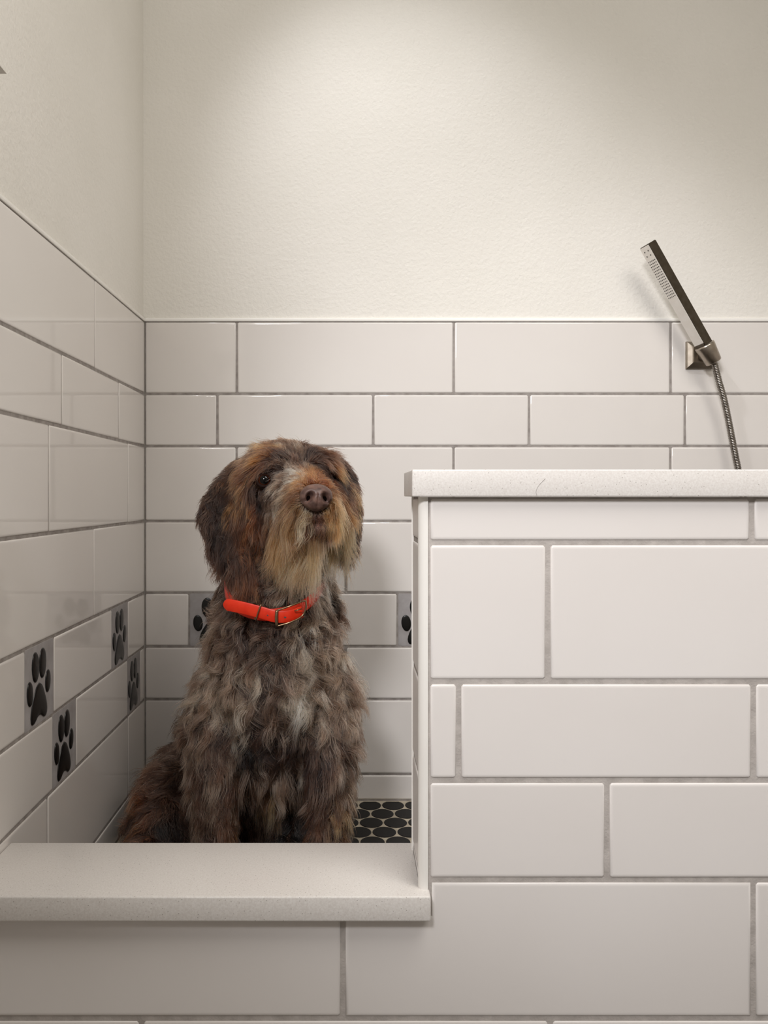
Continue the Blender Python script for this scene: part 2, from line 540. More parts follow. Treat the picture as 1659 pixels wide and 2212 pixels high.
# quartz caps
cap = box('half_wall_cap', 0.0695, XR, 0.987, 1.133, EYE - 0.0015, EYE + 0.0288, M['quartz'], bevel=0.0016)
tag(cap, 'white speckled quartz cap on top of the half wall', 'countertop')
vp = catmull([W(1160, 1070.5, .9868), W(1158, 1062, .9868), W(1163, 1050, .9868), W(1172, 1040, .9868), W(1178, 1034, .9868)], 5)
V, F = tube_mesh(vp, 0.00016, 5)
mesh_obj('vein', V, F, M['vein'], cap)
# curb ledge, running under the end of the half wall
ledge = box('curb_ledge', XL + 0.001, 0.0898, 0.980, 1.133, Z_CURB - 0.028, Z_CURB, M['quartz'], bevel=0.0022)
tag(ledge, 'low white speckled quartz ledge the dog sits behind', 'ledge')

# shower floor with black ovals
sf = box('floor', XL, XR, 1.112, YB, Z_FLOOR - 0.06, Z_FLOOR - 0.0012, M['grout_pale'])
sf.name = 'floor_shower'
tag(sf, 'shower floor of black oval tiles in pale grout', kind='structure')
def oval_geo(cx, cy, rx=0.0228, ry=0.0270, n_=20):
    V = []
    for s, d in ((1, -0.004), (1, -0.0006), (0.95, 0.0)):
        V += [(cx + rx * s * math.cos(2 * math.pi * k / n_), cy + ry * s * math.sin(2 * math.pi * k / n_), d) for k in range(n_)]
    F = []
    for i in range(2):
        for k in range(n_):
            q = (k + 1) % n_
            F.append((i * n_ + k, i * n_ + q, (i + 1) * n_ + q, (i + 1) * n_ + k))
    F.append(tuple(2 * n_ + k for k in range(n_)))
    return V, F
V, F = oval_geo(0, 0)
om = bpy.data.meshes.new('tile'); om.from_pydata(V, [], F); om.update(); om.materials.append(M['oval'])
SX, SY = 0.0478, 0.0490
Y_R0 = 1.238
far_V, far_F = [], []
# anchor: an oval centred on pixel (802, 1776)
ax = (802 - VX) * 1.7535 / FPX; ay = 1.7535
rows_ = [i for i in range(-13, 4)]
for i in rows_:
    y = ay + i * SY
    if y - 0.02 < 1.13 or y + 0.01 > YB: continue
    off = SX / 2 if i % 2 else 0.0
    k0 = int((XL - ax) / SX) - 2
    for k in range(k0, 60):
        x = ax + off + k * SX
        if x < XL + 0.012 or x > XR - 0.02: continue
        sy = 1.0; yy = y
        if y + 0.0262 > YB - 0.003:      # cut row against the wall
            sy = (YB - 0.003 - (y - 0.0262)) / 0.0524; yy = y - 0.0262 + 0.0262 * sy
        if y - 0.0262 < 1.134:
            continue
        if x < 0.22:
            if sy < 1.0:
                if 'cut' not in globals():
                    v, f = oval_geo(0, 0)
                    lim = YB - 0.0085 - y
                    cut = bpy.data.meshes.new('tile'); cut.from_pydata([(p_, min(q_, lim), t_) for p_, q_, t_ in v], [], f); cut.update(); cut.materials.append(M['oval'])
                o = bpy.data.objects.new('tile', cut); yy = y
            else: o = bpy.data.objects.new('tile', om)
            o.location = (x, yy, Z_FLOOR)
            COL.objects.link(o); o.parent = sf
        else:
            v, f = oval_geo(x, yy)
            bse = len(far_V)
            far_V += [(a, b_, c + Z_FLOOR) for a, b_, c in v]; far_F += [tuple(q + bse for q in g) for g in f]
fo = mesh_obj('tile_field', far_V, far_F, M['oval'], sf); fo['kind'] = 'stuff'

# thin plate of a shelf at the left edge of the frame
pc = W(14.5, 159.5, 0.95)
sh = box('wall_shelf', XL - 0.0045, pc.x, 0.62, 0.95, pc.z, pc.z + 0.0015, M['plate'])
tag(sh, 'corner of a thin grey shelf high on the side wall', 'shelf')

# ------------------------------------------------------------------ hand shower
def frame_from(axis, n1):
    axis = axis.normalized(); n1 = (n1 - axis * n1.dot(axis)).normalized()
    return axis, n1, axis.cross(n1)
bot = W(1524, 750, 1.832); top = W(1399, 527, 1.812)
axis = (top - bot).normalized()
perp = Vector((-0.88, 0.0, -0.47)); th = math.radians(25)
n1 = (Vector((0, -1, 0)) * math.cos(th) - perp * math.sin(th))
axis, n1, n2 = frame_from(axis, n1)
if n2.x > 0: n2 = -n2
HW1, HW2 = 0.0125, 0.0125           # half widths: dark face, spray face
root = empty('hand_shower', bot)
tag(root, 'slim square brushed nickel hand shower leaning in its wall holder', 'shower')
bm = bmesh.new()
L = (top - bot).length
def P(a, u, v): return bot + axis * a + n2 * u + n1 * v
vs = [bm.verts.new(P(a, u, v)) for a in (0.0, L) for u in (-HW1, HW1) for v in (-HW2, HW2)]
for f in ((0, 1, 3, 2), (4, 6, 7, 5), (0, 4, 5, 1), (2, 3, 7, 6), (0, 2, 6, 4), (1, 5, 7, 3)): bm.faces.new([vs[i] for i in f])
bmesh.ops.recalc_face_normals(bm, faces=bm.faces)
bmesh.ops.bevel(bm, geom=list(bm.edges), offset=0.0012, segments=2, affect='EDGES')
body = bm_obj('handle_bar', bm, M['nickel_reflect'], root)
# spray plate on the n2 face with nozzles
bm = bmesh.new()
vs = [bm.verts.new(P(a, HW1 + d, v)) for a in (0.012, L - 0.0015) for d in (-0.0005, 0.0008) for v in (-HW2 + 0.0008, HW2 - 0.0008)]
for f in ((0, 1, 3, 2), (4, 6, 7, 5), (0, 4, 5, 1), (2, 3, 7, 6), (0, 2, 6, 4), (1, 5, 7, 3)): bm.faces.new([vs[i] for i in f])
bmesh.ops.recalc_face_normals(bm, faces=bm.faces)
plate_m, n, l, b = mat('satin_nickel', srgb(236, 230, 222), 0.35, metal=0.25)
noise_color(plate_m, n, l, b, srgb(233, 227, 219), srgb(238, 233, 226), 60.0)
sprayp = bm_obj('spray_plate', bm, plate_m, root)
def disc(V, F, c, u, v, r, n_=8, lift=0.0004):
    b0 = len(V); nrm = u.cross(v)
    if nrm.dot(n2) < 0: nrm = -nrm
    for k in range(n_):
        a = 2 * math.pi * k / n_
        V.append(c + (u * math.cos(a) + v * math.sin(a)) * r + nrm * lift)
    F.append(tuple(b0 + k for k in range(n_)))
V, F = [], []
for i in range(16):
    for j in range(5):
        disc(V, F, P(L - 0.034 - i * 0.0056, HW1 + 0.0008, -0.0085 + j * 0.00425 ), axis, n1, 0.00125)
for a, v in ((0.012, -0.005), (0.012, 0.005), (0.022, -0.005), (0.022, 0.005)):
    disc(V, F, P(L - a, HW1 + 0.0008, v), axis, n1, 0.0015)
noz = mesh_obj('nozzles', V, F, M['hole'], sprayp); noz['kind'] = 'stuff'
# hose
hp = [bot - axis * 0.0375, W(1553, 824, 1.837), W(1562, 855, 1.840), W(1569, 885, 1.843), W(1576, 920, 1.845), W(1583, 956, 1.846), W(1590, 992, 1.847), W(1595, 1016, 1.847), W(1604, 1070, 1.848), W(1611, 1150, 1.848), W(1608, 1250, 1.848), W(1585, 1320, 1.85), W(1550, 1340, 1.86), W(1540, 1325, YB + 0.0)]
path = catmull(hp, 60)
# even spacing for the ribs
dense = [path[0]]
for p in path[1:]:
    while (p - dense[-1]).length >= 0.00085:
        dense.append(dense[-1] + (p - dense[-1]).normalized() * 0.00085)
rads = [0.0064 + 0.0008 * (1, 0.35, -0.7, 0.35)[i % 4] for i in range(len(dense))]
V, F = tube_mesh(dense, rads, 12)
hose_m, n, l, b = mat('chrome_hose', srgb(140, 134, 128), 0.2, metal=1.0)
noise_color(hose_m, n, l, b, srgb(132, 126, 120), srgb(148, 142, 136), 90.0)
mesh_obj('hose', V, F, hose_m, root, smooth=True)

# holder: bevelled wall plate and tilted cup
hold = empty('shower_holder', W(1509, 768, YB))
tag(hold, 'square nickel wall holder clasping the hand shower', 'holder')
c0 = W(1509, 768, YB)
hx, hz = 0.0282, 0.0285
V = []
for s, d in ((1, 0.0), (1, -0.006), (0.93, -0.008), (0.62, -0.013), (0.55, -0.015)):
    V += [(c0.x - hx * s, YB + d, c0.z - hz * s), (c0.x + hx * s, YB + d, c0.z - hz * s), (c0.x + hx * s, YB + d, c0.z + hz * s), (c0.x - hx * s, YB + d, c0.z + hz * s)]
F = [(i * 4 + k, i * 4 + (k + 1) % 4, (i + 1) * 4 + (k + 1) % 4, (i + 1) * 4 + k) for i in range(4) for k in range(4)] + [(16, 17, 18, 19)]
mesh_obj('wall_plate', V, F, M['nickel'], hold)
cup_c = bot - axis * 0.016
V, F = tube_mesh([c0 + Vector((0.003, -0.012, -0.002)), (c0 + cup_c) / 2 + Vector((0.002, 0, -0.002)), cup_c], [0.011, 0.0105, 0.011], 16)
mesh_obj('arm', V, F, M['nickel'], hold, smooth=True)
V, F = tube_mesh([bot - axis * 0.037, bot - axis * 0.036, bot - axis * 0.034, bot + axis * 0.002, bot + axis * 0.005, bot + axis * 0.005, bot - axis * 0.008], [0.0085, 0.0150, 0.0165, 0.0205, 0.0202, 0.0184, 0.0183], 28)
mesh_obj('cup', V, F, M['nickel'], hold, smooth=True)

# ------------------------------------------------------------------ the dog: body
ELL = []           # ellipsoids: centre, radii, part name
def ell(c, r, part):
    r = Vector((r, r, r)) if not hasattr(r, '__len__') else Vector(r)
    ELL.append((Vector(c), r, part))
def chain(pts, part, step=0.35):
    """tapered limb of overlapping balls between (point, radius)"""
    for (p0, r0), (p1, r1) in zip(pts, pts[1:]):
        r0v = Vector((r0,) * 3) if not hasattr(r0, '__len__') else Vector(r0)
        r1v = Vector((r1,) * 3) if not hasattr(r1, '__len__') else Vector(r1)
        n_ = max(1, int((p1 - p0).length / (min(min(r0v), min(r1v)) * step)))
        n_ = min(n_, 9)
        for k in range(n_ + 1):
            t = k / n_
            ell(p0.lerp(p1, t), r0v.lerp(r1v, t), part)
def gz(x, y, z): return Vector((x, y, Z_FLOOR + z))

# trunk: neck, chest, back, rump
chain([(W(615, 1130, 1.54), .070), (W(604, 1215, 1.545), .076), (W(597, 1290, 1.545), (.079, .088, .08)), (W(594, 1390, 1.54), (.106, .10, .10)),
       (W(594, 1480, 1.54), (.112, .112, .12)), (W(592, 1580, 1.56), (.100, .112, .11)), (W(580, 1690, 1.63), (.085, .10, .095))], 'body')
chain([(W(592, 1420, 1.57), .10), (W(540, 1560, 1.65), .11), (W(500, 1690, 1.71), .105)], 'body')
chain([(W(592, 1600, 1.52), (.05, .05, .06)), (W(592, 1680, 1.54), (.035, .04, .05))], 'body')
chain([(W(602, 1225, 1.60), (.090, .05, .055)), (W(597, 1320, 1.60), (.112, .056, .07))], 'body')
# shoulders and front legs
for sx, lx in ((486, 463), (702, 711)):
    kx = 466 if lx < 600 else 709
    chain([(W(sx, 1490, 1.525), .050), (W(kx, 1580, 1.49), .046), (W(lx, 1680, 1.462), .034), (W(lx, 1800, 1.455), .029),
           (Vector((W(lx, 1800, 1.455).x, 1.452, Z_FLOOR + .035)), .030)], 'leg')
    px = W(lx, 1800, 1.455).x
    chain([(gz(px, 1.437, .030), (.036, .034, .029)), (gz(px, 1.397, .024), (.038, .03, .022))], 'leg')
# haunches, hind legs and tail
chain([(W(440, 1700, 1.68), .09), (W(392, 1740, 1.61), (.074, .085, .086)), (W(360, 1790, 1.55), (.060, .075, .070))], 'haunch')
chain([(gz(-.335, 1.52, .05), .040), (gz(-.335, 1.44, .03), (.036, .05, .028))], 'haunch')
chain([(W(600, 1720, 1.68), .09), (W(640, 1770, 1.62), (.065, .085, .075)), (W(650, 1800, 1.56), (.05, .06, .06))], 'haunch')
chain([(gz(-.10, 1.56, .05), .038), (gz(-.095, 1.50, .03), (.034, .05, .028))], 'haunch')
chain([(gz(-.26, 1.76, .07), .035), (gz(-.22, 1.82, .035), .024), (gz(-.12, 1.835, .03), .017)], 'haunch')
# head
chain([(W(612, 1052, 1.535), (.078, .080, .070)), (W(618, 1046, 1.485), (.079, .075, .066))], 'head')
ell(W(590, 1018, 1.455), (.036, .030, .026), 'head')
ell(W(672, 1008, 1.465), (.036, .030, .026), 'head')
chain([(W(632, 1062, 1.45), (.054, .05, .050)), (W(655, 1078, 1.40), (.043, .04, .040)), (W(677, 1085, 1.345), (.034, .03, .033))], 'head')
chain([(W(632, 1110, 1.46), (.050, .05, .042)), (W(662, 1130, 1.395), (.036, .035, .030)), (W(683, 1134, 1.355), (.026, .022, .020))], 'head')
ell(W(570, 1090, 1.485), (.048, .05, .055), 'head')
ell(W(708, 1085, 1.50), (.040, .05, .055), 'head')
# ears: thin hanging flaps
chain([(W(533, 1025, 1.515), (.026, .020, .022)), (W(502, 1066, 1.497), (.032, .014, .030)), (W(479, 1112, 1.486), (.037, .012, .036)),
       (W(494, 1165, 1.478), (.034, .011, .036)), (W(519, 1225, 1.470), (.020, .009, .028))], 'ear')
chain([(W(712, 1015, 1.535), (.024, .020, .022)), (W(740, 1055, 1.53), (.021, .016, .034)), (W(750, 1105, 1.522), (.019, .014, .038)),
       (W(750, 1160, 1.515), (.015, .012, .026))], 'ear')

bm = bmesh.new()
for c, r, part in ELL:
    bmesh.ops.create_icosphere(bm, subdivisions=2, radius=1.0, matrix=Matrix.Translation(c) @ Matrix.Diagonal((r.x, r.y, r.z, 1)))
tmp_me = bpy.data.meshes.new('body_tmp'); bm.to_mesh(tmp_me); bm.free()
tmp = bpy.data.objects.new('body_tmp', tmp_me); COL.objects.link(tmp)
rm = tmp.modifiers.new('r', 'REMESH'); rm.mode = 'VOXEL'; rm.voxel_size = 0.0055; rm.use_smooth_shade = True
sm = tmp.modifiers.new('s', 'SMOOTH'); sm.factor = 0.5; sm.iterations = 6
dg = bpy.context.evaluated_depsgraph_get()
ev = tmp.evaluated_get(dg)
body_me = bpy.data.meshes.new_from_object(ev)
bpy.data.objects.remove(tmp)
body_me.name = 'body'

dog = empty('dog', (-0.12, 1.55, Z_FLOOR))
tag(dog, 'shaggy brown and grey wirehaired dog sitting in the tiled shower', 'dog')
skin_m, n, l, b = mat('dog_skin', srgb(52, 36, 28), 0.8, spec=0.2)
noise_color(skin_m, n, l, b, srgb(42, 29, 23), srgb(66, 48, 38), 25.0)
body_me.materials.clear(); body_me.materials.append(skin_m)
body_me.polygons.foreach_set('use_smooth', [True] * len(body_me.polygons))
link(bpy.data.objects.new('body', body_me), dog)

# ------------------------------------------------------------------ the dog: nose and eyes
nose_c = W(683, 1075, 1.318)
nf = Vector((0.20, -0.96, 0.16)).normalized()           # where the nose points
nr = Vector((1, 0, 0)); nr = (nr - nf * nr.dot(nf)).normalized()
nu = nr.cross(nf) * -1
if nu.z < 0: nu = -nu
V, F = [], []
NU, NV = 48, 32
for i in range(NV + 1):
    ph = math.pi * i / NV
    for k in range(NU):
        a = 2 * math.pi * k / NU
        x, y, z = math.sin(ph) * math.cos(a), math.sin(ph) * math.sin(a), math.cos(ph)   # x right, y up, z forward
        # broad top, narrower base, flattened front
        wx = 0.0245 * (1.0 + 0.10 * y) if y > -0.2 else 0.0245 * (0.98 + 0.22 * (y + 0.2))
        X_, Y_, Z_ = x * wx, y * 0.0205, z * 0.020
        d = Vector((X_, Y_, Z_))
        if z > 0.0:
            for s in (-1, 1):
                e = ((X_ - s * 0.0118) / 0.0052) ** 2 + ((Y_ + 0.0010 + 0.25 * (X_ * s - 0.0118)) / 0.0060) ** 2
                d.z -= 0.0150 * math.exp(-e ** 1.6)
                e2 = ((X_ - s * 0.0185) / 0.0075) ** 2 + ((Y_ + 0.0072) / 0.0022) ** 2      # slit at the side
                d.z -= 0.0070 * math.exp(-e2)
            d.z -= 0.0022 * math.exp(-(X_ / 0.0016) ** 2) * (1 if Y_ < 0.002 else 0.25)       # middle groove
        V.append(nose_c + nr * d.x + nu * d.y + nf * d.z)
for i in range(NV):
    for k in range(NU):
        q = (k + 1) % NU
        F.append((i * NU + k, i * NU + q, (i + 1) * NU + q, (i + 1) * NU + k))
nose_m, n, l, b = mat('nose_leather', srgb(104, 78, 70), 0.42, spec=0.5)
tc, _, _ = noise_color(nose_m, n, l, b, srgb(74, 53, 48), srgb(116, 88, 78), 90.0)
bump(n, l, b, tc, 900.0, 0.5, 0.0006, 2)
nose = mesh_obj('nose', V, F, nose_m, dog, smooth=True)
nose['label'] = 'liver brown nose'
nost_m = mat('painted_nostril_shade', srgb(16, 10, 9), 1.0, spec=0.0)[0]  # near-black plugs stand in for the shade inside the nose pits
for s_n in (-1, 1):
    bm = bmesh.new()
    bmesh.ops.create_uvsphere(bm, u_segments=16, v_segments=10, radius=1.0)
    rot_n = Matrix((nr, nu, nf)).transposed().to_4x4()
    bm.transform(Matrix.Translation(nose_c + nr * (s_n * 0.0122) + nu * -0.0012 + nf * 0.0006) @ rot_n @ Matrix.Rotation(s_n * 0.5, 4, 'Z') @ Matrix.Diagonal((0.0052, 0.0066, 0.0045, 1)))
    bm_obj('nostril_shade_plug', bm, nost_m, nose, smooth=True)

def eye(c, look, r, name='eye'):
    look = look.normalized()
    q = look.to_track_quat('Z', 'Y')
    bm = bmesh.new()
    bmesh.ops.create_uvsphere(bm, u_segments=28, v_segments=20, radius=r)
    o = bm_obj(name, bm, eye_m, None, smooth=True)
    o.location = c; o.rotation_mode = 'QUATERNION'; o.rotation_quaternion = q
    o.parent = dog; o.matrix_parent_inverse = Matrix.Translation(-dog.location)
    o['label'] = 'dark amber eye'
    # lids: a dark rim round the opening
    pts = []
    x = q @ Vector((1, 0, 0)); y = q @ Vector((0, 1, 0))
    for k in range(22):
        a = 2 * math.pi * k / 22
        pts.append(c + look * r * 0.60 + x * math.cos(a) * r * 0.98 + y * (math.sin(a) - 0.06) * r * 0.80)
    v, f = tube_mesh(pts, r * 0.21, 8, closed=True)
    mesh_obj('eyelid', v, f, lid_m, o, smooth=True)
    for ch in o.children:
        ch.matrix_parent_inverse = (Matrix.Translation(c) @ q.to_matrix().to_4x4()).inverted()
eye_m, n, l, b = mat('eye_amber', srgb(40, 18, 10), 0.04, spec=0.28, coat=0.0)
tc = n.new('ShaderNodeTexCoord'); sx_ = n.new('ShaderNodeSeparateXYZ'); cr = n.new('ShaderNodeValToRGB'); mp = n.new('ShaderNodeMath')
mp.operation = 'MULTIPLY'; mp.inputs[1].default_value = 1 / 0.0125
cr.color_ramp.interpolation = 'LINEAR'
e_ = cr.color_ramp.elements
e_[0].position = 0.25; e_[0].color = srgb(70, 45, 36)
e_[1].position = 0.45; e_[1].color = srgb(54, 24, 13)
x1 = e_.new(0.76); x1.color = srgb(70, 31, 15)
x2 = e_.new(0.82); x2.color = srgb(6, 4, 4)
l.new(tc.outputs['Object'], sx_.inputs[0]); l.new(sx_.outputs['Z'], mp.inputs[0]); l.new(mp.outputs[0], cr.inputs[0]); l.new(cr.outputs[0], b.inputs['Base Color'])
lid_m = mat('eyelid_skin', srgb(34, 20, 16), 0.8, spec=0.1)[0]
EYE_L = W(571.5, 1038, 1.4225); EYE_R = W(704, 1018, 1.462)
eye(EYE_L, Vector((0.06, -1, 0.12)), 0.0125)
eye(EYE_R, Vector((0.35, -1, 0.12)), 0.0125)

# ------------------------------------------------------------------ the dog: fur
CC = {k: np.array(srgb(*v)[:3]) for k, v in dict(
    black=(14, 10, 8), dark=(34, 21, 15), brown=(66, 41, 29), umber=(48, 31, 23), rust=(112, 58, 30), amber=(140, 82, 44),
    tan=(170, 116, 74), cream=(200, 154, 112), grey=(112, 88, 72), light=(172, 142, 118), pale=(206, 176, 152), roan=(76, 56, 45), mauve=(88, 57, 49)).items()}
